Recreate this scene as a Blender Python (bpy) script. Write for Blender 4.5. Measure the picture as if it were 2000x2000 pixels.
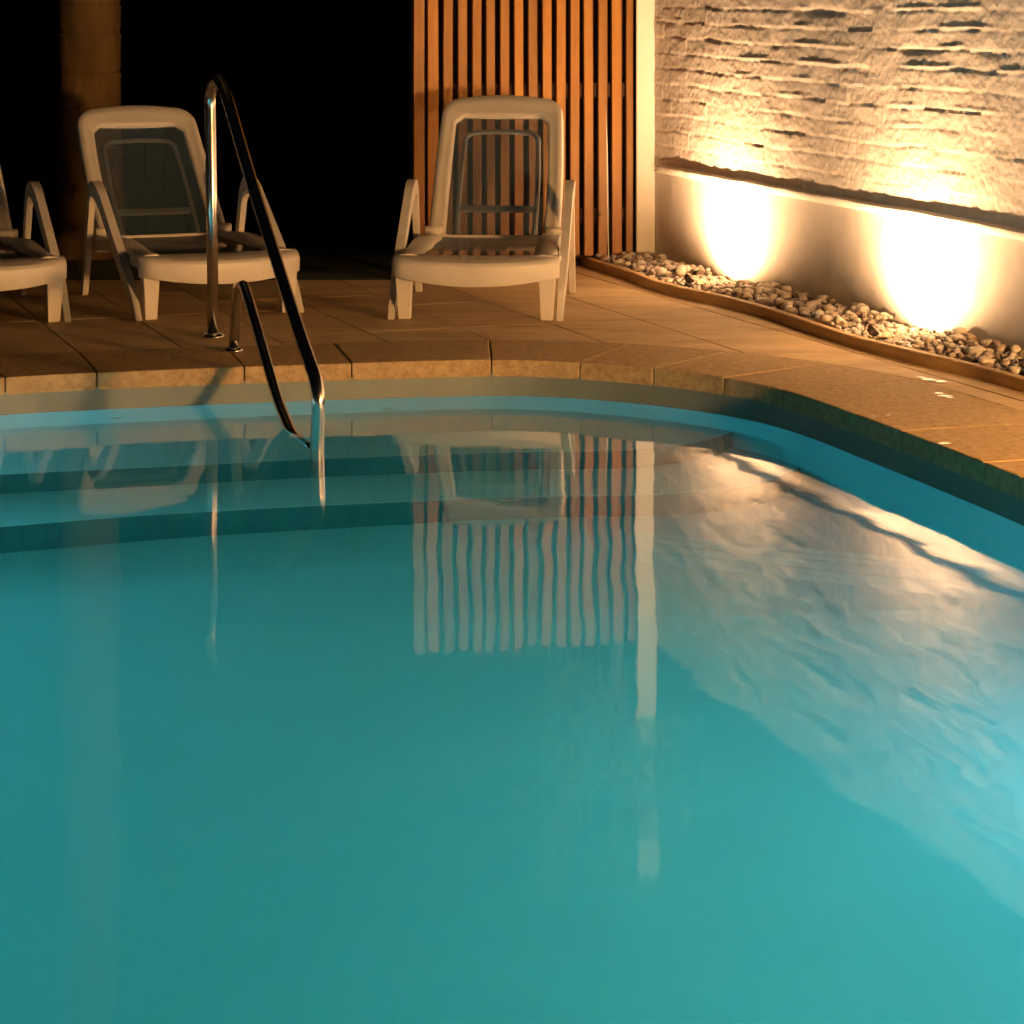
import bpy, bmesh, math, random
from mathutils import Vector, Matrix, noise
R = math.radians
random.seed(7)
for o in list(bpy.data.objects): bpy.data.objects.remove(o)
C = bpy.context.scene.collection
SC = bpy.context.scene

# ---------------------------------------------------------------- camera, night sky, exposure
F, H, CH, WZ = 4700.0, 15.0, 1.3, -0.13     # focal length (photo px), horizon row, eye height over the deck, water level
cam = bpy.data.cameras.new('camera'); co = bpy.data.objects.new('camera', cam); C.objects.link(co)
co.location = (0, 0, CH); co.rotation_euler = (R(90), 0, 0)
cam.sensor_width = 36; cam.sensor_fit = 'HORIZONTAL'; cam.lens = 36*F/2000
cam.shift_y = -(1000-H)/2000; cam.clip_start = .05; cam.clip_end = 500
SC.camera = co
w = bpy.data.worlds.new('World'); SC.world = w; w.use_nodes = True
nt = w.node_tree; bg = nt.nodes['Background']
sky = nt.nodes.new('ShaderNodeTexSky'); sky.sky_type = 'NISHITA'; sky.sun_disc = False
sky.sun_elevation = R(-4); sky.sun_rotation = R(200)
nt.links.new(sky.outputs[0], bg.inputs[0]); bg.inputs[1].default_value = .05
SC.view_settings.view_transform = 'Standard'; SC.view_settings.look = 'None'
SC.view_settings.exposure = .7; SC.view_settings.gamma = 1
SC.render.engine = 'CYCLES'
cy = SC.cycles
cy.use_denoising = True
try: cy.denoiser = 'OPENIMAGEDENOISE'
except Exception: pass
cy.max_bounces = 9; cy.diffuse_bounces = 4; cy.glossy_bounces = 4; cy.transmission_bounces = 6; cy.transparent_max_bounces = 8
cy.caustics_reflective = True; cy.caustics_refractive = True
cy.sample_clamp_indirect = 6; cy.blur_glossy = .5

LAMP_COL = (1.0, .475, .145)

# ---------------------------------------------------------------- helpers
def G(px, py, z=0.0):
    """point of the level plane z that stands at photo pixel px, py"""
    y = F*(CH-z)/(py-H)
    return Vector(((px-1000)/F*y, y, z))

def mat(name, col, rough=.6, metal=0, **k):
    m = bpy.data.materials.new(name); m.use_nodes = True
    b = m.node_tree.nodes['Principled BSDF']
    b.inputs['Base Color'].default_value = (*col, 1); b.inputs['Roughness'].default_value = rough
    b.inputs['Metallic'].default_value = metal
    if 'spec' in k: b.inputs['Specular IOR Level'].default_value = k['spec']
    return m

def noisy(name, cols, scale, rough=.7, bump=.3, bscale=None, bdist=.01, stretch=(1,1,1), detail=6, metal=0, spec=.5, rvar=0):
    m = mat(name, cols[0][1], rough, metal, spec=spec); n = m.node_tree.nodes; L = m.node_tree.links
    b = n['Principled BSDF']
    tc = n.new('ShaderNodeTexCoord'); mp = n.new('ShaderNodeMapping'); mp.inputs['Scale'].default_value = stretch
    L.new(tc.outputs['Object'], mp.inputs[0])
    no = n.new('ShaderNodeTexNoise'); no.inputs['Scale'].default_value = scale; no.inputs['Detail'].default_value = detail
    no.inputs['Roughness'].default_value = .62
    L.new(mp.outputs[0], no.inputs['Vector'])
    cr = n.new('ShaderNodeValToRGB'); e = cr.color_ramp.elements
    e[0].position, e[0].color = cols[0][0], (*cols[0][1], 1)
    e[1].position, e[1].color = cols[-1][0], (*cols[-1][1], 1)
    for p, c in cols[1:-1]:
        q = e.new(p); q.color = (*c, 1)
    L.new(no.outputs[0], cr.inputs[0]); L.new(cr.outputs[0], b.inputs['Base Color'])
    if rvar:
        mr = n.new('ShaderNodeMapRange'); mr.inputs['To Min'].default_value = rough-rvar; mr.inputs['To Max'].default_value = rough+rvar
        L.new(no.outputs[0], mr.inputs[0]); L.new(mr.outputs[0], b.inputs['Roughness'])
    if bump:
        n2 = n.new('ShaderNodeTexNoise'); n2.inputs['Scale'].default_value = bscale or scale*4; n2.inputs['Detail'].default_value = 5
        L.new(mp.outputs[0], n2.inputs['Vector'])
        bu = n.new('ShaderNodeBump'); bu.inputs['Strength'].default_value = bump; bu.inputs['Distance'].default_value = bdist
        L.new(n2.outputs[0], bu.inputs['Height']); L.new(bu.outputs[0], b.inputs['Normal'])
    return m

def obj(name, bm, m, parent=None, smooth=False, bevel=0, kind=None):
    me = bpy.data.meshes.new(name)
    bmesh.ops.recalc_face_normals(bm, faces=bm.faces)
    bm.to_mesh(me); bm.free()
    if isinstance(m, (list, tuple)):
        for q in m: me.materials.append(q)
    else: me.materials.append(m)
    o = bpy.data.objects.new(name, me); C.objects.link(o)
    if parent: o.parent = parent
    if smooth:
        for p in me.polygons: p.use_smooth = True
    if bevel:
        md = o.modifiers.new('bevel', 'BEVEL'); md.width = bevel; md.segments = 2; md.limit_method = 'ANGLE'; md.angle_limit = R(35)
        if smooth: md.harden_normals = False
    if kind: o['kind'] = kind
    return o

def thing(name, label, cat, loc=(0,0,0), rz=0, group=None):
    o = bpy.data.objects.new(name, None); C.objects.link(o)
    o.location = loc; o.rotation_euler = (0, 0, rz); o.empty_display_size = .1
    return tag(o, label, cat, group)

def tag(o, label, cat, group=None):
    o['label'] = label; o['category'] = cat
    if group: o['group'] = group
    return o

def box(bm, a, b, mtx=None):
    vs = [bm.verts.new((x, y, z)) for x in (a[0], b[0]) for y in (a[1], b[1]) for z in (a[2], b[2])]
    for f in ((0,1,3,2),(4,6,7,5),(0,4,5,1),(2,3,7,6),(0,2,6,4),(1,5,7,3)): bm.faces.new([vs[i] for i in f])
    if mtx: bmesh.ops.transform(bm, matrix=mtx, verts=vs)
    return vs

def prism(bm, poly, z0, z1, cap=True, mi=0):
    lo = [bm.verts.new((p[0], p[1], z0)) for p in poly]; hi = [bm.verts.new((p[0], p[1], z1)) for p in poly]
    n = len(poly)
    for i in range(n):
        f = bm.faces.new((lo[i], lo[(i+1)%n], hi[(i+1)%n], hi[i])); f.material_index = mi
    if cap:
        bm.faces.new(hi).material_index = mi; bm.faces.new(lo[::-1]).material_index = mi

def loft(bm, rings, closed=False, caps=True, loop=False):
    """rings of points joined into a skin; closed: each ring is a closed profile; loop: last ring joins the first"""
    vr = [[bm.verts.new(p) for p in r] for r in rings]
    k = len(rings[0]); n = len(rings)
    for i in range(n if loop else n-1):
        a, b = vr[i], vr[(i+1)%n]
        for j in range(k if closed else k-1):
            bm.faces.new((a[j], a[(j+1)%k], b[(j+1)%k], b[j]))
    if closed and caps and not loop:
        bm.faces.new(vr[0][::-1]); bm.faces.new(vr[-1])
    return vr

def tube(bm, pts, r, seg=12, closed=False, caps=True):
    pts = [Vector(p) for p in pts]; n = len(pts); rings = []
    up = None
    for i, p in enumerate(pts):
        a = pts[(i-1)%n] if (closed or i) else p; b = pts[(i+1)%n] if (closed or i < n-1) else p
        t = (b-a).normalized()
        if up is None:
            up = Vector((0,0,1)) if abs(t.z) < .9 else Vector((1,0,0))
        s = t.cross(up).normalized(); up = s.cross(t).normalized()
        rr = r[i] if isinstance(r, (list, tuple)) else r
        rings.append([p + (s*math.cos(2*math.pi*j/seg) + up*math.sin(2*math.pi*j/seg))*rr for j in range(seg)])
    loft(bm, rings, closed=True, caps=caps, loop=closed)

def rounded(pts, rad, seg=6):
    """polyline with its corners rounded by radius rad (a number or one per point)"""
    pts = [Vector(p) for p in pts]; out = [pts[0]]
    for i in range(1, len(pts)-1):
        r = rad[i] if isinstance(rad, (list, tuple)) else rad
        a, p, b = pts[i-1], pts[i], pts[i+1]
        u = (a-p); v = (b-p); d = min(r, u.length*.49, v.length*.49)
        A = p+u.normalized()*d; B = p+v.normalized()*d
        for k in range(seg+1):
            t = k/seg; out.append(A*(1-t)**2 + p*2*t*(1-t) + B*t*t)
    out.append(pts[-1]); return out

def clip(poly, a, b, keep_left):
    """part of a polygon on one side of the line a->b (2D)"""
    out = []; n = len(poly)
    def s(p): v = (b[0]-a[0])*(p[1]-a[1])-(b[1]-a[1])*(p[0]-a[0]); return v if keep_left else -v
    for i in range(n):
        p, q = poly[i], poly[(i+1)%n]; sp, sq = s(p), s(q)
        if sp >= 0: out.append(p)
        if (sp > 1e-9 and sq < -1e-9) or (sp < -1e-9 and sq > 1e-9):
            t = sp/(sp-sq); out.append((p[0]+(q[0]-p[0])*t, p[1]+(q[1]-p[1])*t))
    return out

def area(p): return .5*sum(p[i][0]*p[(i+1)%len(p)][1]-p[(i+1)%len(p)][0]*p[i][1] for i in range(len(p)))

def minus(poly, K):
    """poly minus the convex counter-clockwise polygon K, as a list of polygons"""
    res = []; cur = poly
    for i in range(len(K)):
        a, b = K[i], K[(i+1)%len(K)]
        o = clip(cur, a, b, False)
        if len(o) > 2 and abs(area(o)) > 1e-5: res.append(o)
        cur = clip(cur, a, b, True)
        if len(cur) < 3 or abs(area(cur)) < 1e-6: break
    return res

def offset(K, d):
    """counter-clockwise polygon K pushed outward by d"""
    n = len(K); out = []
    for i in range(n):
        p0, p, p1 = Vector(K[i-1]), Vector(K[i]), Vector(K[(i+1)%n])
        e0 = (p-p0).normalized(); e1 = (p1-p).normalized()
        n0 = Vector((e0.y, -e0.x)); n1 = Vector((e1.y, -e1.x)); m = (n0+n1).normalized()
        out.append(tuple(p + m*(d/max(.5, m.dot(n0)))))
    return out

# ---------------------------------------------------------------- materials
M = {}
M['plastic'] = noisy('white_resin', [(.3,(.62,.60,.56)),(.7,(.72,.70,.66))], 6, rough=.42, bump=.08, bscale=60, bdist=.002)
M['steel'] = mat('polished_steel', (.68,.66,.63), .2, 1)
M['liner'] = noisy('pool_paint', [(.3,(.27,.61,.69)),(.7,(.32,.66,.74))], 1.3, rough=.55, bump=.05)
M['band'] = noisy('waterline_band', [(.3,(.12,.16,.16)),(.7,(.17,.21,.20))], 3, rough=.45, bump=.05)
M['riser_shade'] = noisy('step_riser_shade', [(.3,(.04,.15,.15)),(.7,(.06,.19,.19))], 2.0, rough=.6, bump=.05)  # shade on the riser faces, put into a darker liner colour
M['coping'] = noisy('pebbly_coping', [(.25,(.21,.130,.055)),(.5,(.37,.255,.12)),(.75,(.48,.355,.18))], 34, rough=.75, bump=.6, bscale=90, bdist=.006, detail=8)
M['slab'] = noisy('buff_paving', [(.28,(.36,.24,.125)),(.5,(.54,.39,.215)),(.72,(.64,.49,.29))], 3.2, rough=.7, bump=.35, bscale=30, bdist=.004, detail=9, stretch=(.55,1.6,1))
M['grout'] = mat('dark_joint', (.05,.035,.025), .9)
M['grass'] = noisy('dark_lawn', [(.3,(.02,.035,.01)),(.7,(.045,.06,.02))], 8, rough=.95, bump=.8, bscale=60, bdist=.03)
M['plaster'] = noisy('painted_plaster', [(.3,(.72,.69,.64)),(.7,(.82,.79,.74))], 3, rough=.8, bump=.5, bscale=14, bdist=.006, detail=8)
M['brick'] = noisy('painted_brick', [(.25,(.56,.52,.47)),(.6,(.72,.68,.63)),(.8,(.78,.75,.70))], 9, rough=.8, bump=.55, bscale=45, bdist=.006, detail=9)
M['white'] = noisy('white_paint', [(.3,(.80,.78,.74)),(.7,(.86,.84,.80))], 4, rough=.5, bump=.15, bscale=20)
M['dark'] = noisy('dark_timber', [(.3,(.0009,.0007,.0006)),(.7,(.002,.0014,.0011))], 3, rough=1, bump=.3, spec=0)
M['edging'] = noisy('edging_timber', [(.25,(.34,.21,.10)),(.5,(.50,.34,.17)),(.8,(.60,.44,.24))], 5, rough=.65, bump=.4, bscale=25, bdist=.003, stretch=(1,1,5))
M['leaf'] = noisy('leaf_green', [(.3,(.07,.10,.035)),(.7,(.16,.19,.08))], 6, rough=.45, bump=0)
M['bark'] = noisy('palm_bark', [(.25,(.07,.042,.014)),(.6,(.15,.09,.03)),(.8,(.21,.13,.05))], 7, rough=.9, bump=.7, bscale=30, bdist=.01, stretch=(1,1,.35))
M['housing'] = mat('lamp_housing', (.06,.05,.04), .45, .5)

def wood():
    m = noisy('slat_timber', [(.2,(.22,.08,.008)),(.5,(.37,.150,.016)),(.8,(.46,.21,.03))], 3.2, rough=.45, bump=.3, bscale=16, bdist=.003, stretch=(6,6,.5), detail=9)
    n = m.node_tree.nodes; L = m.node_tree.links; b = n['Principled BSDF']
    cr = [x for x in n if x.type == 'VALTORGB'][0]
    oi = n.new('ShaderNodeObjectInfo'); mr = n.new('ShaderNodeMapRange')
    mr.inputs['To Min'].default_value = .60; mr.inputs['To Max'].default_value = 1.12
    L.new(oi.outputs['Random'], mr.inputs[0])
    hs = n.new('ShaderNodeHueSaturation'); L.new(mr.outputs[0], hs.inputs['Value']); L.new(cr.outputs[0], hs.inputs['Color'])
    # knots
    tc = [x for x in n if x.type == 'TEX_COORD'][0]
    vo = n.new('ShaderNodeTexVoronoi'); vo.inputs['Scale'].default_value = 3.3; L.new(tc.outputs['Object'], vo.inputs['Vector'])
    k = n.new('ShaderNodeMapRange'); k.inputs['From Min'].default_value = .02; k.inputs['From Max'].default_value = .06
    k.inputs['To Min'].default_value = .3; L.new(vo.outputs['Distance'], k.inputs[0])
    mx = n.new('ShaderNodeMix'); mx.data_type = 'RGBA'; mx.blend_type = 'MULTIPLY'; mx.inputs['Factor'].default_value = 1
    L.new(hs.outputs[0], mx.inputs[6]); L.new(k.outputs[0], mx.inputs[7]); L.new(mx.outputs[2], b.inputs['Base Color'])
    return m
M['slat'] = wood()

def pebble_mat():
    m = mat('pebble_stone', (.5,.45,.4), .5); n = m.node_tree.nodes; L = m.node_tree.links; b = n['Principled BSDF']
    g = n.new('ShaderNodeNewGeometry'); cr = n.new('ShaderNodeValToRGB'); e = cr.color_ramp.elements
    e[0].color = (.28,.20,.15,1); e[1].color = (.78,.73,.66,1)
    for p, c in ((.25,(.46,.38,.31,1)),(.5,(.62,.52,.43,1)),(.75,(.70,.64,.56,1))):
        q = e.new(p); q.color = c
    L.new(g.outputs['Random Per Island'], cr.inputs[0])
    no = n.new('ShaderNodeTexNoise'); no.inputs['Scale'].default_value = 40
    mx = n.new('ShaderNodeMix'); mx.data_type = 'RGBA'; mx.blend_type = 'MULTIPLY'; mx.inputs['Factor'].default_value = .5
    L.new(cr.outputs[0], mx.inputs[6]); L.new(no.outputs[0], mx.inputs[7]); L.new(mx.outputs[2], b.inputs['Base Color'])
    return m
M['pebble'] = pebble_mat()
M['backing'] = noisy('backing_board', [(.3,(.035,.014,.008)),(.7,(.06,.022,.01))], 4, rough=.8, bump=.2)


def sling_mat():
    m = bpy.data.materials.new('blue_mesh_fabric'); m.use_nodes = True; n = m.node_tree.nodes; L = m.node_tree.links
    b = n['Principled BSDF']; b.inputs['Base Color'].default_value = (.05,.09,.135,1); b.inputs['Roughness'].default_value = .6
    tr = n.new('ShaderNodeBsdfTransparent'); tr.inputs[0].default_value = (.85,.86,.88,1)
    mx = n.new('ShaderNodeMixShader'); mx.inputs[0].default_value = .64
    L.new(tr.outputs[0], mx.inputs[1]); L.new(b.outputs[0], mx.inputs[2]); L.new(mx.outputs[0], n['Material Output'].inputs[0])
    return m
M['sling'] = sling_mat()

def water_mat():
    m = bpy.data.materials.new('pool_water'); m.use_nodes = True; n = m.node_tree.nodes; L = m.node_tree.links
    n.remove(n['Principled BSDF'])
    gl = n.new('ShaderNodeBsdfGlass'); gl.inputs['IOR'].default_value = 1.33; gl.inputs['Roughness'].default_value = .034
    tc = n.new('ShaderNodeTexCoord')
    m1 = n.new('ShaderNodeMapping'); m1.inputs['Scale'].default_value = (1.0, .8, 1)
    L.new(tc.outputs['Object'], m1.inputs[0])
    a = n.new('ShaderNodeTexNoise'); a.inputs['Scale'].default_value = 2.6; a.inputs['Detail'].default_value = 1.0
    b = n.new('ShaderNodeTexNoise'); b.inputs['Scale'].default_value = 9; b.inputs['Detail'].default_value = 2
    for q in (a, b): L.new(m1.outputs[0], q.inputs['Vector'])
    b1 = n.new('ShaderNodeBump'); b1.inputs['Strength'].default_value = 1; b1.inputs['Distance'].default_value = .0019
    b2 = n.new('ShaderNodeBump'); b2.inputs['Strength'].default_value = 1; b2.inputs['Distance'].default_value = .0002
    L.new(a.outputs[0], b1.inputs['Height']); L.new(b.outputs[0], b2.inputs['Height']); L.new(b1.outputs[0], b2.inputs['Normal'])
    L.new(b2.outputs[0], gl.inputs['Normal'])
    L.new(gl.outputs[0], n['Material Output'].inputs[0])
    ab = n.new('ShaderNodeVolumeAbsorption'); ab.inputs['Color'].default_value = (.34,.885,.92,1); ab.inputs['Density'].default_value = .9
    L.new(ab.outputs[0], n['Material Output'].inputs[1])
    return m
M['water'] = water_mat()

# ---------------------------------------------------------------- garden wall frame of reference
WC = Vector((.722, 12.11, 0)); WD = Vector((.2948, -.9556, 0)); WN = Vector((-.9556, -.2948, 0))
def W(u, t, z): return WC + WD*u + WN*t + Vector((0,0,z))
SPOTS = [1.046 + 1.926*i for i in range(6)]

# ---------------------------------------------------------------- pool outline (counter-clockwise seen from above)
front = [(0,738),(160,730),(437,718.6),(572,714),(833,706.5),(989,703),(1140,709),(1310,724),(1440,742),(1549,766),(1678,813),(1828,868),(2000,934.7)]
fw = [tuple(G(*p).xy) for p in front]
K = fw[::-1] + [(-2.75,7.95),(-3.35,7.2),(-3.6,6.2),(-3.6,4.0),(-3.4,3.1),(-2.6,2.55),(1.7,2.5),(2.25,2.85),(2.35,3.3)]
if area(K) < 0: K = K[::-1]
def chaikin(p):
    out = []
    for i in range(len(p)):
        a, b = Vector(p[i]), Vector(p[(i+1)%len(p)])
        out += [tuple(a.lerp(b, .25)), tuple(a.lerp(b, .75))]
    return out
K = chaikin(chaikin(chaikin(K)))
KB = offset(K, .535)

# ---------------------------------------------------------------- ground, deck, coping
bm = bmesh.new()
for q in minus([(-60,-30),(60,-30),(60,90),(-60,90)], KB):
    bm.faces.new([bm.verts.new((x, y, -.034)) for x, y in q])
obj('ground', bm, M['grass'], kind='structure')

T = Vector((-.335, .942)).normalized(); N = Vector((T.y, -T.x)); P = .3935
o0 = G(757, 667.7).xy; s0 = (G(700, 649).xy-o0).dot(T)
DECKS = [[(-.42,.5),(5.2,.5),(1.15,12.9),(-.42,12.5)], [(-7.5,.5),(-.42,.5),(-.42,11.50),(-7.5,11.42)]]
KG = offset(K, .543)
def ccw(p): return p if area(p) > 0 else p[::-1]
DECKS = [ccw(d) for d in DECKS]
bm = bmesh.new(); bs = bmesh.new()
for i in range(-22, 26):
    for j in range(-34, 16):
        g1, g2 = .0035+random.random()*.0015, .0020
        c = [o0 + N*((i+a)*P + (g1 if a == 0 else -g1)) + T*(s0+(j+b)*P + (g2 if b == 0 else -g2)) for a, b in ((0,0),(1,0),(1,1),(0,1))]
        poly = ccw([tuple(v) for v in c])
        dz = random.uniform(-.0006, .0006)
        for DK in DECKS:
            pc = poly
            for k in range(len(DK)):
                pc = clip(pc, DK[k], DK[(k+1)%len(DK)], True)
                if len(pc) < 3: break
            if len(pc) < 3 or abs(area(pc)) < 2e-4: continue
            for q in minus(pc, KG):
                prism(bm, q, -.03, dz)
deck = obj('deck', bm, M['slab'], kind='structure')
for q in minus(DECKS[0], offset(K, .45)) + minus(DECKS[1], offset(K, .45)):
    bs.faces.new([bs.verts.new((x, y, -.012)) for x, y in q])
obj('deck_bed', bs, M['grout'], kind='structure')

# coping: one row of stones; joints where the photo has them, corners follow the pool
bm = bmesh.new(); KS, KT = [], []
for i in range(len(K)):
    a, b, A, B = [Vector(v) for v in (K[i], K[(i+1)%len(K)], KB[i], KB[(i+1)%len(K)])]
    m_ = max(1, round((b-a).length/.05))
    for q in range(m_): KS.append(a.lerp(b, q/m_)); KT.append(A.lerp(B, q/m_))
n = len(KS); LENS = [.50,.27,.49,.30,.31,.29,.33,.47,.36]; i = 0; nst = 0
while i < n:
    j = i; ln_ = 0; want = LENS[nst % len(LENS)]; nst += 1
    while j < n and ln_ < want:
        ln_ += (KS[(j+1)%n]-KS[j]).length; j += 1
    inn = [KS[q%n].copy() for q in range(i, j+1)]; out = [KT[q%n].copy() for q in range(i, j+1)]
    for L_ in (inn, out):
        g = .0018
        L_[0] = L_[0]+(L_[1]-L_[0]).normalized()*g; L_[-1] = L_[-1]+(L_[-2]-L_[-1]).normalized()*g
    prism(bm, [tuple(v) for v in inn]+[tuple(v) for v in out[::-1]], -.062, .003+random.uniform(-.001,.001))
    i = j
obj('coping', bm, M['coping'], bevel=.005, kind='structure')
bm = bmesh.new()
n = len(K); KI, KO = offset(K, .02), offset(K, .50)
for i in range(n):
    bm.faces.new([bm.verts.new((*q, -.056)) for q in (KI[i], KI[(i+1)%n], KO[(i+1)%n], KO[i])])
obj('coping_mortar', bm, M['grout'], kind='structure')

# small puddle of splashed water on the coping
def wet():
    m = bpy.data.materials.new('puddle_water'); m.use_nodes = True; b_ = m.node_tree.nodes['Principled BSDF']
    b_.inputs['Base Color'].default_value = (.16,.11,.065,1); b_.inputs['Roughness'].default_value = .28; return m
bm = bmesh.new(); rp = random.Random(9)
for px, py, r in ((1815,741,.05),(1838,745,.045),(1798,737,.03),(1846,773,.045),(1835,768,.03),(1856,777,.025),(1705,813,.03),(1845,866,.035),(1735,811,.02)):
    c = G(px, py, .0052); ph = [rp.uniform(.6,1.15) for _ in range(16)]
    pts = [(c.x+r*.6*ph[k]*math.cos(2*math.pi*k/16)*1.0, c.y+r*.5*ph[k]*math.sin(2*math.pi*k/16)*.9) for k in range(16)]
    bm.faces.new([bm.verts.new((*q, .0058)) for q in pts])
obj('puddle', bm, wet(), kind='structure')

# pool shell
bm = bmesh.new(); KW = offset(K, .004)
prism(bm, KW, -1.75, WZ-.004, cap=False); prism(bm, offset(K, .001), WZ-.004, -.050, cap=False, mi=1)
fl = [bm.verts.new((x, y, -.93 - max(0, (7.0-y))*.11)) for x, y in offset(K, .05)]
bm.faces.new(fl)
bmesh.ops.triangulate(bm, faces=[f for f in bm.faces if len(f.verts) > 4])
obj('pool_shell', bm, [M['liner'], M['band']], kind='structure')

# under-water steps
def smooth_curve(p, k=6):
    out = []
    for i in range(len(p)-1):
        p0, p1, p2, p3 = [Vector(p[max(0, min(len(p)-1, i+q))]) for q in (-1,0,1,2)]
        for s in range(k):
            t = s/k
            out.append(.5*((2*p1)+(p2-p0)*t+(2*p0-5*p1+4*p2-p3)*t*t+(3*p1-p0-3*p2+p3)*t**3))
    out.append(Vector(p[-1])); return out
R1 = smooth_curve([(-4.1,6.1),(-3.0,7.05),(-2.2,7.45),(-1.63,7.65),(-1.16,7.77),(-.64,7.91),(-.288,7.98),(0,8.03),(.326,8.05),(.52,8.12),(.68,8.27),(.82,8.5),(.95,8.8)])
R2 = smooth_curve([(-4.1,5.3),(-3.0,6.45),(-2.1,6.97),(-1.526,7.19),(-1.094,7.35),(-.605,7.48),(-.272,7.55),(0,7.60),(.309,7.63),(.56,7.66),(.78,7.78),(.93,8.0),(1.1,8.35)])
def step(z, zb, front_c, back_c):
    bm = bmesh.new(); nn = len(front_c); rr = .018
    rings = []
    for f, b in zip(front_c, back_c):
        d = (Vector(b)-Vector(f)).normalized() if (Vector(b)-Vector(f)).length > 0 else Vector((0,1))
        r = [(b[0], b[1], z)]
        for q in range(4):
            a = math.pi/2*q/3
            c = Vector(f)+d*rr
            r.append((c.x - d.x*rr*math.sin(a), c.y - d.y*rr*math.sin(a), z-rr+rr*math.cos(a)))
        r.append((f[0], f[1], zb)); rings.append(r)
    vr = loft(bm, rings)
    bm.faces.ensure_lookup_table()
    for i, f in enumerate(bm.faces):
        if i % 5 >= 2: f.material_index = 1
    return bm
obj('pool_step_upper', step(WZ-.27, WZ-.55, R1, [(p.x*1.0, p.y+2.2) for p in R1]), [M['liner'], M['riser_shade']], kind='structure')
obj('pool_step_lower', step(WZ-.535, WZ-.9, R2, [(p.x, p.y+1.6) for p in R2]), [M['liner'], M['riser_shade']], kind='structure')

# water body
bm = bmesh.new(); prism(bm, offset(K, .06), -1.95, WZ); obj('pool_water', bm, M['water'], kind='structure')

# pool lamps in the side walls, below the water
def pool_lamp(loc, d, power, label, col=(.85,1,.95)):
    t = thing('pool_lamp', label, 'pool lamp', loc, math.atan2(d[1], d[0]), 'underwater lamps in the pool walls')
    bm = bmesh.new()
    rings = [[(x, r*math.cos(2*math.pi*k/20), r*math.sin(2*math.pi*k/20)) for k in range(20)] for x, r in ((-.02,.10),(.012,.10),(.016,.085),(.004,.08))]
    loft(bm, rings, closed=True); obj('bezel', bm, M['white'], t)
    l = bpy.data.lights.new('pool_bulb', 'POINT'); l.energy = power; l.color = col; l.shadow_soft_size = .09
    q = bpy.data.objects.new('pool_bulb', l); C.objects.link(q); q.parent = t; q.location = (.16, 0, 0)
    return t
pool_lamp((2.20,3.75,-.50), (-1,-.05), 16, 'round white pool lamp under water in the right-hand side wall near the viewer')
pool_lamp((-3.58,5.0,-.50), (1,0), 31, 'round white pool lamp under water in the left-hand side wall')

pool_lamp((-3.22,7.42,-.24), (1,-.1), 44, 'added round white fill lamp under water at the far left end of the steps')  # unseen lamp, added to brighten the step treads
pool_lamp((1.76,5.35,-.34), (-1,-.2), 15, 'added round white fill lamp under water in the right-hand side wall near the steps')  # unseen lamp, added to lift the steps from the right

# ---------------------------------------------------------------- garden wall: plaster plinth, ledge, painted brick above
gw = thing('garden_wall', 'white painted brick garden wall with smooth plaster plinth behind the pebbles', 'wall')
U1 = 11.6; LZ = .484; WT = 1.66
bm = bmesh.new()
def wall_quad(bm, u0, u1, t, z0, z1, du, dz, hf):
    nu = max(1, int((u1-u0)/du)); nz = max(1, int((z1-z0)/dz)); g = []
    for i in range(nu+1):
        u = u0+(u1-u0)*i/nu
        g.append([bm.verts.new(W(u, t+hf(u, z0+(z1-z0)*j/nz), z0+(z1-z0)*j/nz)) for j in range(nz+1)])
    for i in range(nu):
        for j in range(nz): bm.faces.new((g[i][j], g[i+1][j], g[i+1][j+1], g[i][j+1]))
def nz_(x, y, z, s): return noise.noise(Vector((x*s, y*s, z)))
def plaster_h(u, z):
    h = .006*nz_(u, z, 3.1, 1.7) + .003*nz_(u, z, 7.7, 6)
    c = nz_(u, z*1.0, 11.3, 14)
    if c > .48: h += (c-.48)*.02
    return h
wall_quad(bm, 0, 6.0, 0, -.05, LZ, .03, .03, plaster_h)
wall_quad(bm, 6.0, U1, 0, -.05, LZ, .3, .2, plaster_h)
obj('plaster_plinth', bm, M['plaster'], gw, smooth=True)
def ledge_pts(u):
    a = .004*nz_(u, 0, 1.2, 2.5)+.0025*nz_(u, 0, 5.2, 11); b = .004*nz_(u, 0, 9.2, 3)+.003*nz_(u, 0, 15.2, 14)
    o = .027 + b
    k_ = min(1, max(.05, u/.10)); o = .006+(o-.006)*k_
    return [(-.03, LZ-.004), (.003, LZ-.012), (.005, LZ-.003+a*.5), ((o-.005)*.55, LZ-.004+a), (o-.006, LZ+.006+a), (o, LZ+.020+a), (o-.003, LZ+.026+a), (o-.012, LZ+.031+a*1.2), (-.04, LZ+.034)]
bm = bmesh.new()
loft(bm, [[W(u, t, z) for t, z in ledge_pts(u)] for u in [i*.025 for i in range(int(6/.025)+1)] + [6.2+.2*i for i in range(28)]])
obj('ledge', bm, M['plaster'], gw, smooth=True)
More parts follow.
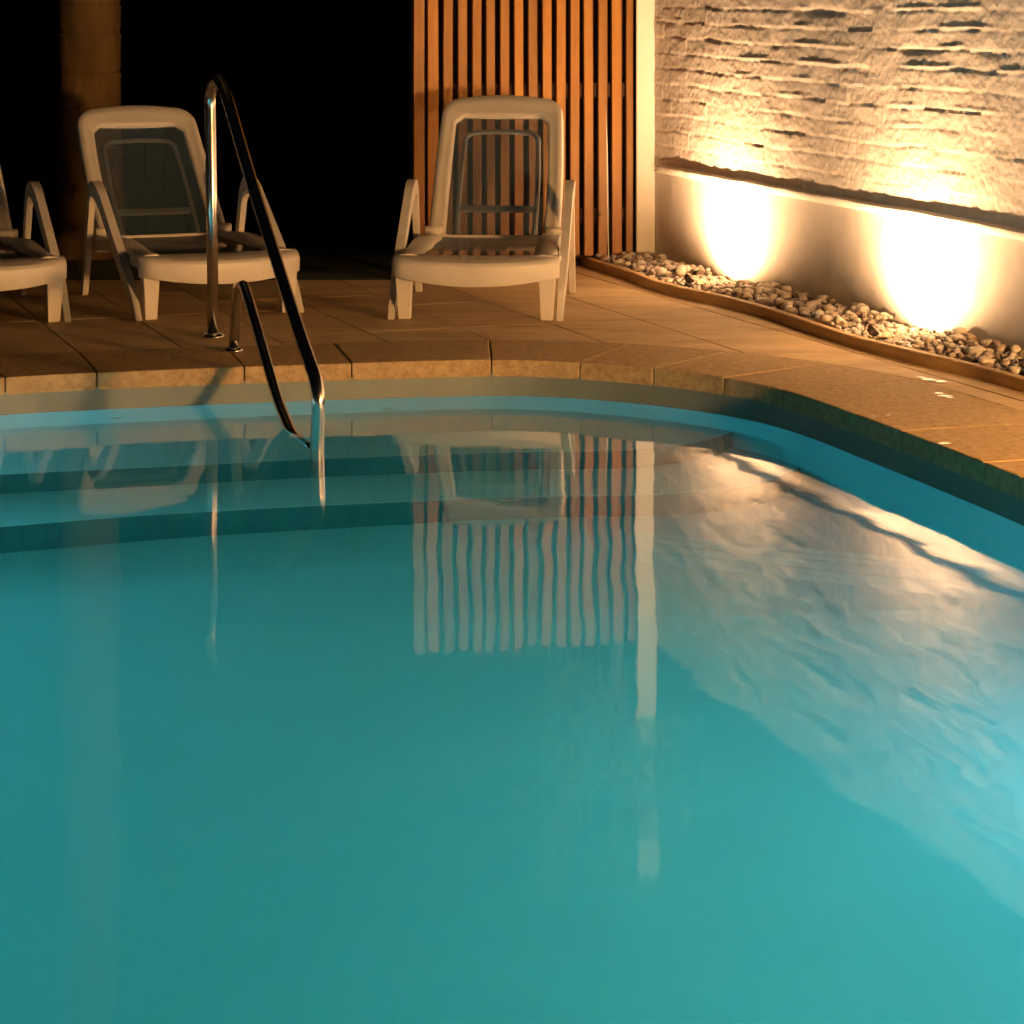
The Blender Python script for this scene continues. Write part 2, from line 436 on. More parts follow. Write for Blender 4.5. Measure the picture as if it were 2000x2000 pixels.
# brick face with courses, recessed joints, worn and bulging bricks
rb = random.Random(3); BH, BL = .0765, .228
brk = {}
def brick_h(u, z):
    warp = .010*nz_(u, z, 21, 1.1)+.006*nz_(u, z, 27, 4.0)
    zz = z + warp + .012*math.sin(u*.6); row = math.floor(zz/BH)
    fz = zz/BH-row
    uu = u + (row % 2)*BL*.5 + .02*math.sin(row*3.7) + .004*nz_(u, z, 33, 9); col = math.floor(uu/BL); fu = uu/BL-col
    if (row, col) not in brk:
        rr = random.Random(row*977+col*131); brk[(row, col)] = (rr.gauss(0, .0032), rr.gauss(0, .05), rr.random(), rr.gauss(0,.02))
    off, tilt, wear, tz = brk[(row, col)]
    ez = min(fz, 1-fz)*BH; eu = min(fu, 1-fu)*BL
    # paint fills the joints in places
    fillz = .5+.5*nz_(u, z, 41, 2.2); fillu = .5+.5*nz_(u, z, 47, 3.1)
    def rec(e, w_): t = max(0, 1-e/w_); return t*t*(3-2*t)
    h = off + tilt*(fz-.5)*.07 + tz*(fu-.5)*.08
    fillA = max(0, min(1, (fillz-.28)*3.0)); fillB = max(0, min(1, (fillu-.5)*4))
    j = max(rec(ez, .010)*fillA, rec(eu, .009)*max(fillB,.35)*1.3)
    h -= .0065*j
    # lumps, spalls and paint skin
    h += .0055*nz_(u, z*1.8, 53, 7) + .0048*nz_(u, z*1.7, 59, 19) + .0030*nz_(u, z*1.3, 61, 42)
    s = nz_(u*.6, z*1.5, 67, 5.5)
    up = max(0, min(1, (z-.62)/.45))
    if s > .22: h -= (s-.22)*.034*(.25+up)*(.4+.6*rec(ez,.03))
    lip = nz_(u*.5, z, 71, 6)
    if lip > .05 and fz < .30: h += .012*min(1,(lip-.05)*4)*(1-fz/.30)*fz/.30*4*up
    return h*.33
bm = bmesh.new()
wall_quad(bm, 0, 5.6, .004, LZ+.02, WT, .0085, .0068, brick_h)
wall_quad(bm, 5.6, U1, .004, LZ+.02, WT, .05, .02, lambda u, z: brick_h(u, z)*.6)
obj('brick_face', bm, M['brick'], gw, smooth=True)
bm = bmesh.new()
A_, B_, C_, D_ = W(-.0,-.022,0), W(U1,-.022,0), W(U1,-.25,0), W(-.0,-.25,0)
prism(bm, [tuple(v.xy) for v in (A_,B_,C_,D_)], -.05, WT-.004)
obj('wall_core', bm, M['plaster'], gw)
bm = bmesh.new()
prism(bm, [tuple(W(u,t,0).xy) for u, t in ((-.0,-.004),(U1,-.004),(U1,-.25),(-.0,-.25))], WT, WT+.02)
obj('wall_cap', bm, M['plaster'], gw, bevel=.008)

# ---------------------------------------------------------------- white corner post
p0 = G(1243, 520).xy; 
post = thing('corner_post', 'square white painted post between the orange slats and the painted brick wall', 'post', (p0.x, 12.11, 0))
bm = bmesh.new(); box(bm, (0,0,-.05), (.095,.095,2.75)); obj('shaft', bm, M['white'], post, bevel=.006)
bm = bmesh.new(); box(bm, (-.012,-.012,2.75), (.107,.107,2.775)); obj('cap', bm, M['white'], post, bevel=.004)

# ---------------------------------------------------------------- slatted timber screen
ang = math.atan(.2126)
def panel_s(px):                                   # distance along the screen, leftward from its right end, at photo column px
    k = (px-1000)/F
    x0, y0 = .612, 12.16                            # X = x0 - s cos, Y = y0 - s sin
    return (x0-k*y0)/(math.cos(ang)-k*math.sin(ang))
fence = thing('slat_screen', 'orange brown screen of narrow upright timber slats beside the white post', 'screen', (.612,12.16,0), math.pi+ang)
edges = [(172,240),(265,340),(362,430),(455,520),(545,610),(632,695),(720,785),(808,872),(897,962),(985,1050),(1072,1138),(1160,1225),(1245,1310),(1335,1400),(1420,1490),(1510,1562)]
for i, (a, b) in enumerate(edges):
    s1, s0_ = panel_s(750+a/3.22), panel_s(750+b/3.22)
    if i: s1 -= .0035; s0_ += .0035
    bm = bmesh.new(); zb = .058+random.uniform(-.004,.004) if i else -.03; lean = random.uniform(-.004,.004)
    dp = .032 if i else .07; zt = 1.64+random.uniform(-.006,.006)
    nseg = 14; rings = []
    for k in range(nseg+1):
        z = zb+(zt-zb)*k/nseg; q = .0016*nz_(i*3.3, z, 2, 1.5)+lean*(k/nseg-.5)
        y1 = .004*nz_(i*2.1, z, 9, 1.2)
        rings.append([(s0_+q, 0+y1, z), (s1+q, 0+y1, z), (s1+q, dp+y1, z), (s0_+q, dp+y1, z)])
    loft(bm, rings, closed=True)
    bmesh.ops.translate(bm, verts=bm.verts, vec=(0, -dp+.0, 0)) if False else None
    o = obj('slat' if i else 'end_board', bm, M['slat'], fence, bevel=.003)
# local +y of the screen faces the camera after the half turn; slats stand in front of rails and a dark backing
slen = panel_s(750+172/3.22)
for z in (.22, .85, 1.5):
    bm = bmesh.new(); box(bm, (.0,-.034,z), (slen,-.003,z+.07)); obj('rail', bm, M['backing'], fence)
bm = bmesh.new(); box(bm, (-.02,-.056,.04), (slen,-.036,1.62)); obj('backing_board', bm, M['backing'], fence)
c_ = [G(1183, 205), G(1188, 450)]
bm = bmesh.new()
def at(px, py, y): return Vector(((px-1000)/F*y, y, CH-(py-H)/F*y))
tube(bm, [at(1183.5,205,11.98), at(1185.5,290,11.975), at(1186.5,380,11.97), at(1187.5,452,11.96), at(1189,512,11.9)], [.0012,.0035,.0042,.003,.002], 8)
tag(obj('cane', bm, M['white'], smooth=True), 'thin pale cane leaning upright against the orange slats near the white post', 'cane')

# ---------------------------------------------------------------- climbing plant over the screen (shows in the water)
pl = thing('climbing_plant', 'leafy climber hanging over the top of the slats beside the white post', 'plant', (.50,12.0,1.70))
bm = bmesh.new(); bst = bmesh.new(); rp = random.Random(11)
for s in range(44):
    p = Vector((rp.uniform(-.32,.10), rp.uniform(.20,.30), rp.uniform(-.2,.15))) if s < 22 else Vector((-.02+.03*math.sin(s), .24, rp.uniform(.3,1.25))); d = Vector((rp.uniform(-.3,.35), rp.uniform(-.3,.2), 1)).normalized()
    if s >= 22: p = Vector((.04, .20, p.z)); d = Vector((rp.uniform(.2,.8), rp.uniform(-1.1,-.5), rp.uniform(-.2,.9))).normalized()
    pts = [p.copy()]
    for k in range(rp.randint(5,9) if s < 22 else rp.randint(2,4)):
        d = (d+Vector((rp.uniform(-.3,.3), rp.uniform(-.3,.25), rp.uniform(-.25,.12)))).normalized(); p = p+d*.13; pts.append(p.copy())
        for q in range(2):
            L_ = rp.uniform(.07,.13); a = rp.uniform(0,6.28); ld = (Vector((math.cos(a), math.sin(a), rp.uniform(-.6,.3)))).normalized()
            sd = ld.cross(Vector((rp.uniform(-.4,.4),rp.uniform(-.4,.4),1))).normalized()*L_*.28; up = ld.cross(sd).normalized()*L_*.06
            v = [bm.verts.new(x) for x in (p, p+ld*L_*.45+sd-up, p+ld*L_, p+ld*L_*.45-sd-up, p+ld*L_*.5)]
            bm.faces.new((v[0],v[1],v[4])); bm.faces.new((v[1],v[2],v[4])); bm.faces.new((v[2],v[3],v[4])); bm.faces.new((v[3],v[0],v[4]))
    tube(bst, pts, .005, 5)
for q in (0, 1, 2): tube(bst, [(.03+.02*math.sin(k*.8+q*2), .22+.015*math.cos(k+q), -1.75+.2*k) for k in range(16)], .011, 6)
obj('foliage', bm, M['leaf'], pl); obj('stem', bst, M['bark'], pl)

# ---------------------------------------------------------------- edging boards, pebble bed, wall lights
top_px = [(1150,505),(1165,511),(1216,526),(1272,547),(1333,563),(1407,578),(1496,602),(1566,625),(1659,655),(1799,690),(1892,711),(2000,741)]
ed = [G(px, py, .045) for px, py in top_px]
ed = [ed[0]+(ed[0]-ed[1])*1.2] + ed
dirn = (ed[-1]-ed[-3]).normalized(); e2 = ed[-1]
for k in range(1, 9):
    dirn = (dirn*.8 + WD*.2).normalized(); e2 = e2 + dirn*.55; ed.append(e2.copy())
curve = smooth_curve([v.xy for v in ed], 5)
def xoff(i):
    a, b = curve[max(0,i-1)], curve[min(len(curve)-1,i+1)]; d = (b-a).normalized(); return Vector((-d.y, d.x))   # left of travel = towards wall
jx = G(1410, 591).xy
ji = min(range(len(curve)), key=lambda i: (curve[i]-jx).length)
edge = thing('garden_edging', 'low curved timber edging boards between the paving and the pebbles', 'edging', (curve[0].x, curve[0].y, 0))
for a, b in ((0, ji), (ji+0, len(curve)-1)):
    bm = bmesh.new(); rings = []
    for i in range(a, b+1):
        nrm = xoff(i); c = curve[i].copy()
        if nrm.dot(Vector((1,0))) < 0: nrm = -nrm
        if i == b and b == ji: c = c + (curve[i-1]-c).normalized()*.006
        if i == a and a == ji: c = c + nrm*-.006
        t = .036; zt = .046+.002*nz_(i*.3, a, 3, 1)
        rings.append([Vector((*(c+nrm*q), z))-Vector((curve[0].x, curve[0].y, 0)) for q, z in ((0,-.028),(0,zt-.004),(.004,zt),(t-.004,zt),(t,zt-.004),(t,-.028))])
    loft(bm, rings, closed=True); obj('board', bm, M['edging'], edge)

# pebble bed: soil strip and stones
def bed_z(u, f):                                   # f 0 at the boards .. 1 at the wall
    return .012 + f*(.012+.035*min(1, max(0, u-.3)/4))
bm = bmesh.new(); rows = []
def u_of(p): return (Vector((p.x, p.y, 0))-WC).dot(WD)
def t_of(p): return (Vector((p.x, p.y, 0))-WC).dot(WN)
for i in range(len(curve)):
    nrm = xoff(i); nrm = nrm if nrm.x > 0 else -nrm
    a = curve[i]+nrm*.03; u = u_of(a); b = W(max(-.1,u+.05), -.01, 0).xy
    rows.append([Vector((*a.lerp(b, f), bed_z(u, f)-.012)) for f in (0,.33,.66,1)])
loft(bm, rows); obj('soil', bm, M['grout'], kind='structure')
rp = random.Random(5); bm = bmesh.new()
ico = bmesh.new(); bmesh.ops.create_icosphere(ico, subdivisions=2, radius=1); iv = [v.co.copy() for v in ico.verts]; ifc = [[v.index for v in f.verts] for f in ico.faces]; ico.free()
def pebble(c, r, seed):
    sx, sy, sz = r*rp.uniform(.8,1.35), r*rp.uniform(.7,1.0), r*rp.uniform(.55,.8)
    rot = Matrix.Rotation(rp.uniform(0,6.28),3,'Z') @ Matrix.Rotation(rp.uniform(-.5,.5),3,'X') @ Matrix.Rotation(rp.uniform(-.4,.4),3,'Y')
    vs = []
    for q in iv:
        k = 1+.32*noise.noise(q*1.3+Vector((seed,seed*.7,0)))+.1*noise.noise(q*3.1+Vector((seed,0,5)))
        vs.append(bm.verts.new(c + rot @ Vector((q.x*sx*k, q.y*sy*k, q.z*sz*k))))
    for f in ifc: bm.faces.new([vs[i] for i in f])
placed = []; tries = 0
lamp_xy = [W(s, .235, 0).xy for s in SPOTS]
while tries < 30000 and len(placed) < 2200:
    tries += 1
    i = rp.randrange(0, len(curve)-14) if rp.random() < .6 else rp.randrange(0, min(len(curve)-1, 62))
    nrm = xoff(i); nrm = nrm if nrm.x > 0 else -nrm
    a = curve[i].lerp(curve[i+1], rp.random())+nrm*.055; u = u_of(a); b = W(max(.03,u+.05), .03, 0).xy
    if t_of(a) < .02: continue
    f = rp.random(); p = a.lerp(b, f); u = u_of(p)
    if u < -.05 or u > 6.5 or t_of(p) < .02: continue
    if any((p-q).length < .075 for q in lamp_xy): continue
    r = rp.choice((.010,.013,.016,.019,.022,.026,.031)); lvl = 0
    if any(math.hypot(p.x-q.x, p.y-q.y) < .30 for q in lamp_xy): r = min(r, rp.choice((.012,.015,.018)))
    near = [q for q in placed if abs(q[0]-p.x) < .07 and abs(q[1]-p.y) < .07]
    k = sum(1 for q in near if math.hypot(q[0]-p.x, q[1]-p.y) < (q[2]+r)*.80)
    if k > 2 or (k and rp.random() < .5): continue
    z = bed_z(u, f)+r*.25+((.016 if not any(math.hypot(p.x-q.x, p.y-q.y) < .30 for q in lamp_xy) else .003)*k)
    placed.append((p.x, p.y, r)); pebble(Vector((p.x, p.y, z)), r, tries*.37)
obj('pebbles', bm, M['pebble'], smooth=True, kind='stuff')

glow = bpy.data.materials.new('lit_lens'); glow.use_nodes = True
gb = glow.node_tree.nodes['Principled BSDF']; gb.inputs['Base Color'].default_value = (.9,.8,.6,1)
gb.inputs['Emission Color'].default_value = (*LAMP_COL, 1); gb.inputs['Emission Strength'].default_value = 160
WHERE = ['beside the white corner post','by the right edge of the photo','third from the white post','fourth from the white post','fifth from the white post','sixth from the white post']
for i, s in enumerate(SPOTS):
    base = W(s, .235, bed_z(s, .5)+.006)
    t = thing('ground_spotlight', 'small black ground spotlight in the pebbles, '+WHERE[i], 'spotlight', base, math.atan2(-WN.y, -WN.x), 'spotlights along the garden wall')
    bm = bmesh.new(); el = R(44)
    ax = Vector((math.cos(el), 0, math.sin(el))); sd = Vector((0,1,0)); up = ax.cross(sd)
    hd = Vector((0,0,.022))
    rings = [[hd+ax*x+(sd*math.cos(2*math.pi*k/18)+up*math.sin(2*math.pi*k/18))*r for k in range(18)] for x, r in ((-.008,.010),(-.004,.019),(.010,.024),(.012,.026),(.018,.026),(.018,.023),(.012,.022))]
    loft(bm, rings, closed=True, caps=False); bm.faces.new([bm.verts[0] if False else v for v in list(bm.verts)[:18]][::-1])
    obj('housing', bm, M['housing'], t, smooth=True, bevel=0)
    bm = bmesh.new(); loft(bm, [[hd+ax*x+(sd*math.cos(2*math.pi*k/18)+up*math.sin(2*math.pi*k/18))*r for k in range(18)] for x, r in ((.006,.0215),(.012,.0215))], closed=True)
    obj('lens', bm, glow, t)
    bm = bmesh.new(); tube(bm, [(-.01,0,-.05),(-.01,0,.0),(-.006,0,.008)], .006, 8); obj('spike', bm, M['housing'], t)
    aim = Vector((math.cos(el), 0, math.sin(el)))
    for nm, power, size, blend, e in (('spot_beam', 215, 53, .26, 38), ('spot_spill', 130, 168, 1.0, 72)):
        l = bpy.data.lights.new(nm, 'SPOT'); l.energy = power; l.color = (1,.62,.34) if nm == 'spot_beam' else (1,.56,.26); l.spot_size = R(size); l.spot_blend = blend; l.shadow_soft_size = .012
        q = bpy.data.objects.new(nm, l); C.objects.link(q); q.parent = t
        d = Vector((math.cos(R(e)), 0, math.sin(R(e)))); q.location = hd + ax*.030
        q.rotation_euler = d.to_track_quat('-Z', 'Y').to_euler()

# ---------------------------------------------------------------- added fill globe, out of frame: it lights the loungers from the front
opal = bpy.data.materials.new('lit_opal'); opal.use_nodes = True; ob = opal.node_tree.nodes['Principled BSDF']
ob.inputs['Base Color'].default_value = (.8,.75,.65,1); ob.inputs['Emission Color'].default_value = (*LAMP_COL, 1); ob.inputs['Emission Strength'].default_value = 540
ln = thing('fill_globe', 'added round opal fill globe on a short black post beside the garden wall', 'fill lamp', (2.74,4.72,0))
bm = bmesh.new(); tube(bm, [(0,0,-.03),(0,0,.44)], .03, 14); obj('post', bm, M['housing'], ln, smooth=True)
bm = bmesh.new(); bmesh.ops.create_uvsphere(bm, u_segments=28, v_segments=16, radius=.17, matrix=Matrix.Translation((0,0,.60))); obj('globe', bm, opal, ln, smooth=True)

# ---------------------------------------------------------------- handrail
B0 = Vector((-1.175, 9.48)); B1 = Vector((-.633, 7.79)); BD = (B1-B0).normalized()
def rail_pt(px, py):
    k = (px-1000)/F; s = (k*B0.y-B0.x)/(BD.x-k*BD.y); p = B0+BD*s
    return Vector((p.x, p.y, CH-(py-H)/F*p.y))
rail = thing('pool_handrail', 'polished steel double handrail curving from the coping down into the water', 'handrail', (B0.x, B0.y, 0))
def loc(p): return Vector(p)-Vector((B0.x, B0.y, 0))
end = rail_pt(619, 878)
big = [rail_pt(416.5, 660), rail_pt(412, 300), rail_pt(410, 178), rail_pt(425, 150), rail_pt(442, 183), rail_pt(485, 335), rail_pt(580, 636), rail_pt(617, 742), rail_pt(622, 778), end, end+Vector((0,0,-.29))]
big[0].z = 0
bm = bmesh.new(); pts = rounded([loc(p) for p in big], [0,.2,.07,.05,.1,.2,.2,.07,.05,.05,0], 8)
tube(bm, pts, .0225, 20); obj('upper_rail', bm, M['steel'], rail, smooth=True)
sb = rail_pt(456.5, 690); sb.z = 0
small = [sb, rail_pt(461, 600), rail_pt(466, 562), rail_pt(476, 556), rail_pt(489, 596), rail_pt(543, 785), rail_pt(568, 846), rail_pt(590, 872), end+Vector((0,0,.0))]
bm = bmesh.new(); pts = rounded([loc(p) for p in small], [0,.05,.03,.03,.05,.1,.05,.05,0], 8)
tube(bm, pts, .0195, 20); obj('lower_rail', bm, M['steel'], rail, smooth=True)
for c, r in ((big[0], .046), (sb, .036)):
    bm = bmesh.new(); q = loc(Vector((c.x, c.y, 0)))
    loft(bm, [[q+Vector((rr*math.cos(2*math.pi*k/28), rr*math.sin(2*math.pi*k/28), z)) for k in range(28)] for z, rr in ((.0,r),(.008,r),(.014,r*.8),(.018,r*.55))], closed=True)
    obj('flange', bm, M['steel'], rail, smooth=True)

# ---------------------------------------------------------------- sun loungers
def rrect(w0, w1, h0, h1, rt, rbm, arch, n=8, cham=False):
    """outline in (x, v): bottom width w0, top width w1, from h0 to h1; corner radii; same point count for any size"""
    pts = []
    def arc(cx, cy, r, a0, a1):
        for k in range(n+1):
            a = a0+(a1-a0)*k/n
            if cham:
                t = k/n; x0, y0 = cx+r*math.cos(a0), cy+r*math.sin(a0); x1, y1 = cx+r*math.cos(a1), cy+r*math.sin(a1)
                pts.append((x0+(x1-x0)*t, y0+(y1-y0)*t))
            else: pts.append((cx+r*math.cos(a), cy+r*math.sin(a)))
    P2 = math.pi/2
    arc(w0/2-rbm, h0+rbm, rbm, -P2, 0)
    for k in range(1, 10): t = k/10; pts.append((w0/2+(w1-w0)/2*t + .006*math.sin(math.pi*t), h0+rbm+(h1-rt-h0-rbm)*t))
    arc(w1/2-rt, h1-rt, rt, 0, P2)
    for k in range(1, 10):
        t = k/10; pts.append(((w1/2-rt)*(1-2*t), h1+arch*math.sin(math.pi*t)))
    arc(-w1/2+rt, h1-rt, rt, P2, 2*P2)
    for k in range(1, 10): t = k/10; pts.append((-(w1/2+(w0-w1)/2*t + .006*math.sin(math.pi*t)), h1-rt-(h1-rt-h0-rbm)*t))
    arc(-w0/2+rbm, h0+rbm, rbm, 2*P2, 3*P2)
    return pts

def make_lounger(label):
    t = thing('sun_lounger', label, 'sun lounger', group='white resin sun loungers on the deck')
    P_ = M['plastic']
    # foot apron
    bm = bmesh.new(); rings = []; hw = .35
    for k in range(33):
        x = -hw + 2*hw*k/32; q = abs(x)/hw; b = .07*(1-q**2.2); c = max(0, q-.88)/.12
        ry = .03*c*c; zt = .258-.010*(1-q*q)-.006*c*c; h = .076+.026*(1-q*q)
        sx = x*(1-.0*c)
        rings.append([(sx,.17,.252),(sx,.10,.266-.006*(1-q)),(sx,.03-b*.6+ry,zt+.006),(sx,-b+.012+ry,zt-.004),(sx,-b+ry,zt-.018),(sx,-b+.004+ry,zt-h),(sx,-b+.016+ry,zt-h),(sx,-b+.020+ry,zt-.03),(sx,.05,zt-.022),(sx,.17,.236)])
    loft(bm, rings, closed=True); obj('foot_apron', bm, P_, t, smooth=True, bevel=.003)
    # side rails
    for s in (-1, 1):
        bm = bmesh.new(); rings = []
        for k in range(21):
            y = .06+.98*k/20; z = .262 + .022*math.sin(math.pi*min(1, max(0, (y-.3)/.6))) ; xi = s*(.225+.0*y); xo = s*(.333-.012*k/20)
            hh = .055
            rings.append([(xi,y,z-.012),(xi+s*.012,y,z-.002),(s*.275,y,z+.008),(xo-s*.012,y,z+.004),(xo,y,z-.010),(xo,y,z-hh),(xo-s*.012,y,z-hh),(xo-s*.016,y,z-.02),(xi,y,z-.024)])
        loft(bm, rings, closed=True); obj('side_rail', bm, P_, t, smooth=True, bevel=.003)
    bm = bmesh.new(); box(bm, (-.31,.985,.19), (.31,1.04,.238)); obj('cross_bar', bm, P_, t, bevel=.01)
    # seat sling
    bm = bmesh.new()
    loft(bm, [[(x, y, .258-.014*(1-(x/.23)**2)*math.sin(math.pi*min(1, max(.0, (y-.12)/.84)))) for x in [-.23+.46*i/10 for i in range(11)]] for y in [.13+.84*k/14 for k in range(15)]])
    obj('seat_sling', bm, M['sling'], t, smooth=True)
    # foot legs: tapered angle section
    for s in (-1, 1):
        bm = bmesh.new()
        for (x0, x1, y0, y1, X0, X1, Y0, Y1) in ((.262,.338,.012,.022, .272,.322,.030,.038), (.262,.272,.022,.075, .272,.281,.038,.068), (.328,.338,.022,.075,.313,.322,.038,.068)):
            rings = [[(s*a, b, z) for a, b in ((x0,y0),(x1,y0),(x1,y1),(x0,y1))] if k == 0 else [(s*a, b, z) for a, b in ((X0,Y0),(X1,Y0),(X1,Y1),(X0,Y1))] for k, z in ((0,.235),(1,.0))]
            loft(bm, rings, closed=True)
        obj('leg', bm, P_, t, bevel=.003)
    # arm frames: an upside-down V with rounded top
    for s in (-1, 1):
        path = rounded([(0,.03,.0),(0,.16,.125),(0,.69,.475),(0,.80,.505),(0,.875,.455),(0,1.02,.0)], [0,.12,.10,.07,.07,0], 6)
        bm = bmesh.new(); rings = []; npt = len(path)
        for i, p in enumerate(path):
            a = path[max(0,i-1)]; b = path[min(npt-1,i+1)]; d = (b-a).normalized(); nn = Vector((0, -d.z, d.y))   # outward
            f = i/(npt-1); wdt = .050+.016*math.sin(math.pi*f); xc = s*(.352+.004*math.sin(math.pi*f)); th = .026+.014*math.sin(math.pi*f)
            o_ = p+nn*wdt*.5; i_ = p-nn*wdt*.5
            if i in (0, npt-1): o_.z = i_.z = 0
            def q(pp, x): return (x, pp.y, pp.z)
            rings.append([q(o_, xc-s*th*.5), q(o_, xc+s*th*.5), q(i_, xc+s*th*.5), q(i_, xc+s*th*.1), q(o_+(i_-o_)*.25, xc+s*th*.1), q(o_+(i_-o_)*.25, xc-s*th*.5)] if False else [q(o_, xc-s*th*.5), q(o_, xc+s*th*.5), q(i_, xc+s*th*.5), q(i_, xc-s*th*.5)])
        loft(bm, rings, closed=True); obj('armrest', bm, P_, t, smooth=False, bevel=.005)
    # backrest
    hy, hz = .945, .262; bd = Vector((0, .51, .61)).normalized(); bn = Vector((0, -bd.z, bd.y))   # up the back, and its front
    BLn = .795
    def bp(x, v, off): c = .020*math.sin(math.pi*v/BLn); return Vector((x, hy, hz))+bd*v+bn*(off-c)
    spec = [((.58,.56,-.02,BLn-.02,.09,.02,.016),-.034),((.595,.575,-.024,BLn-.006,.10,.02,.017),-.030),((.595,.575,-.024,BLn-.006,.10,.02,.017),.004),((.582,.562,-.020,BLn-.014,.095,.02,.016),.014),
            ((.535,.515,-.014,BLn-.055,.075,.02,.010),.018),((.515,.495,-.008,BLn-.075,.065,.02,.006),.008),((.48,.465,-.006,BLn-.092,.055,.02,.002),.013),((.448,.436,.002,BLn-.108,.035,.012,0),.005),((.443,.431,.004,BLn-.112,.035,.012,0),-.014)]
    bm = bmesh.new(); loops = []
    for i, (a, off) in enumerate(spec):
        loops.append([bp(x, v, off) for x, v in rrect(*a, cham=(i >= 6))])
    vr = loft(bm, loops); 
    for v in vr: pass
    for ring in vr:
        n_ = len(ring)
    for i in range(len(vr)-1): 
        a, b = vr[i], vr[i+1]; bm.faces.new((a[-1], a[0], b[0], b[-1]))
    back = obj('back_frame', bm, P_, t, smooth=True)
    bm = bmesh.new()
    loft(bm, [[bp(x*(.448-.012*v/BLn)/2, v, -.004-.010*(1-x*x)) for x in [-1+.2*i for i in range(11)]] for v in [.0+(BLn-.108)*k/14 for k in range(15)]])
    obj('back_sling', bm, M['sling'], t, smooth=True)
    sup = [bp(x, v, -.040) for x, v in rrect(.355,.345,.015,.625,.05,.04,.006)]
    bm = bmesh.new(); tube(bm, sup, .012, 8, closed=True); obj('support_frame', bm, P_, t, smooth=True)
    bm = bmesh.new(); box(bm, (-.19,-.01,-.016), (.19,.008,.016), Matrix.Translation(bp(0,.19,-.045)) @ Matrix.Rotation(R(-40),4,'X')); obj('support_bar', bm, P_, t, bevel=.004)
    for s in (-1, 1):
        bm = bmesh.new(); tube(bm, [(s*.235,.955,.285),(s*.315,.955,.285)], .020, 14); obj('hinge', bm, P_, t, smooth=True)
    return t

def place(o, x, y, deg): o.location = (x, y, .0015); o.rotation_euler = (0, 0, R(deg))
def copy_tree(o, label, recline=-5.5):
    c = o.copy(); C.objects.link(c); c['label'] = label
    for ch in list(o.children):
        d = ch.copy(); C.objects.link(d); d.parent = c
        if ch.name.split('.')[0] in ('back_frame', 'back_sling', 'support_frame', 'support_bar'):      # these backs lean lower
            hp = Vector((0, .945, .262)); d.matrix_basis = Matrix.Translation(hp) @ Matrix.Rotation(R(recline), 4, 'X') @ Matrix.Translation(-hp)
    return c
l0 = make_lounger('white lounger facing the viewer in front of the orange slats, slats visible through its back')
place(l0, -.155, F/470-.02, -4.5)
l1 = copy_tree(l0, 'white lounger turned sideways behind the steel handrail, in front of the palm trunk'); place(l1, -1.215, 10.10, 23)
l2 = copy_tree(l0, 'white lounger cut off by the left edge of the photo, only its right side showing'); place(l2, -2.155, 9.80, 22)

# ---------------------------------------------------------------- palm tree
px0 = 12.9
pm = thing('palm_tree', 'thick ringed palm trunk rising in the dark behind the loungers', 'palm tree', ((176-1000)/F*px0, px0, 0))
bm = bmesh.new(); rings = []; zs = [-.05+.06*k for k in range(92)]
rings_y = [7,63,140,210,290,372,455]; rz = [CH-(y-H)/F*px0 for y in rings_y] + [CH+.02+.19*k for k in range(1,20)]
for z in zs+[r_+d for r_ in rz for d in (-.014,-.006,0,.006,.014)]: pass
allz = sorted(set([round(z,4) for z in zs]+[round(r_+d,4) for r_ in rz for d in (-.016,-.006,.004,.014)]))
for z in allz:
    r = .166+.035*max(0,(.95-z))**1.5-.006*max(0,z-1.3)
    r = max(r, .12)
    dmin = min(abs(z-q) for q in rz); r -= .012*max(0, 1-dmin/.012)
    below = min([q-z for q in rz if q >= z] or [.2]); r += .006*max(0,1-below/.05)
    rings.append([(r*(1+.02*nz_(k, z, 4, 1.3))*math.cos(2*math.pi*k/36)-.004*max(0,z), r*(1+.02*nz_(k, z, 4, 1.3))*math.sin(2*math.pi*k/36), z) for k in range(36)])
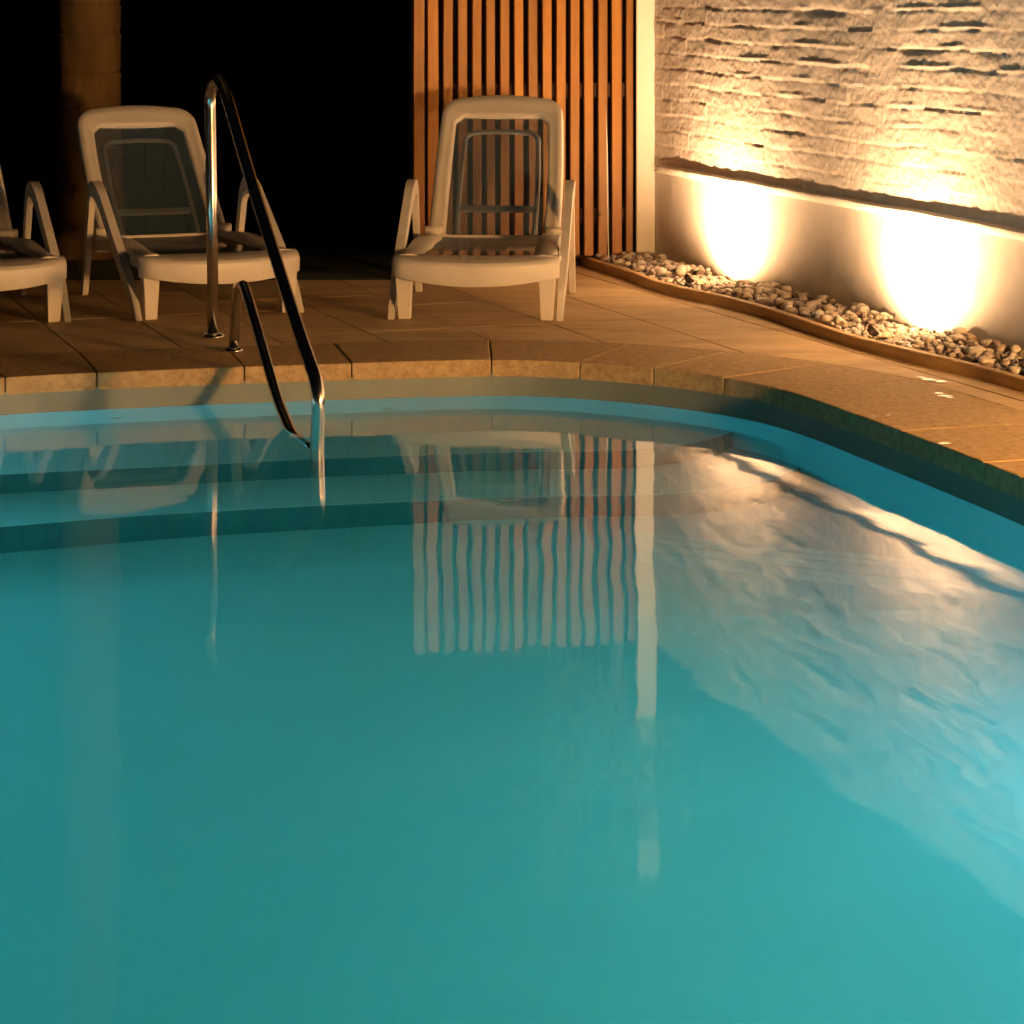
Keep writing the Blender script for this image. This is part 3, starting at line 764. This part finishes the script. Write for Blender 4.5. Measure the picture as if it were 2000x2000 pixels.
loft(bm, rings, closed=True); obj('trunk', bm, M['bark'], pm, smooth=True)
bm = bmesh.new(); rp = random.Random(2)
for k in range(26):
    a = 2*math.pi*k/26+rp.uniform(-.1,.1); el = rp.uniform(-.1,1.1); L_ = rp.uniform(1.6,2.3); prev = None
    for s in range(22):
        f = s/21; r_ = L_*f*math.cos(el*.6); z = 5.4+L_*(math.sin(el)*f-.75*f*f)
        c = Vector((r_*math.cos(a), r_*math.sin(a), z)); sd = Vector((-math.sin(a), math.cos(a), 0))
        if prev is not None and s > 2:
            for sg in (-1,1):
                ll = .5*math.sin(math.pi*min(1,f*.9+.1))+.08; tip = c+sd*sg*ll*.8+Vector((math.cos(a)*.25, math.sin(a)*.25, -.28*ll))
                v = [bm.verts.new(x) for x in (c, prev.lerp(c,.6), tip)]; bm.faces.new(v)
        prev = c
obj('crown', bm, M['leaf'], pm)

# ---------------------------------------------------------------- dark timber fence far behind on the left
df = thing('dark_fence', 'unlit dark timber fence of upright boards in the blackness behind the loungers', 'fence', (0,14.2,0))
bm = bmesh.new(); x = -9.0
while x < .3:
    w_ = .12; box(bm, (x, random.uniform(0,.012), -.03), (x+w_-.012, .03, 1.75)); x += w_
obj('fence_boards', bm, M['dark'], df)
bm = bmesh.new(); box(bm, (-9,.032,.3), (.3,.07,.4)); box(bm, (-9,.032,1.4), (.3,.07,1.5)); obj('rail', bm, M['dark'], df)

# ---------------------------------------------------------------- two tiny leaves afloat near the far edge
for px, py, lb in ((228,817,'tiny green leaf afloat left of the handrail'), (758,797.5,'tiny green leaf afloat right of the handrail, below the second lounger')):
    c = G(px, py, WZ+.004); bm = bmesh.new()
    pts = [(-.02,0,0),(-.008,.007,.002),(.008,.006,.003),(.02,.001,.001),(.007,-.006,.002),(-.009,-.006,.002)]
    prism(bm, [(x, y) for x, y, z in pts], 0, .0012)
    o = tag(obj('floating_leaf', bm, M['leaf']), lb, 'leaf', 'leaves afloat in the pool'); o.location = c; o.rotation_euler = (0,0,.3)
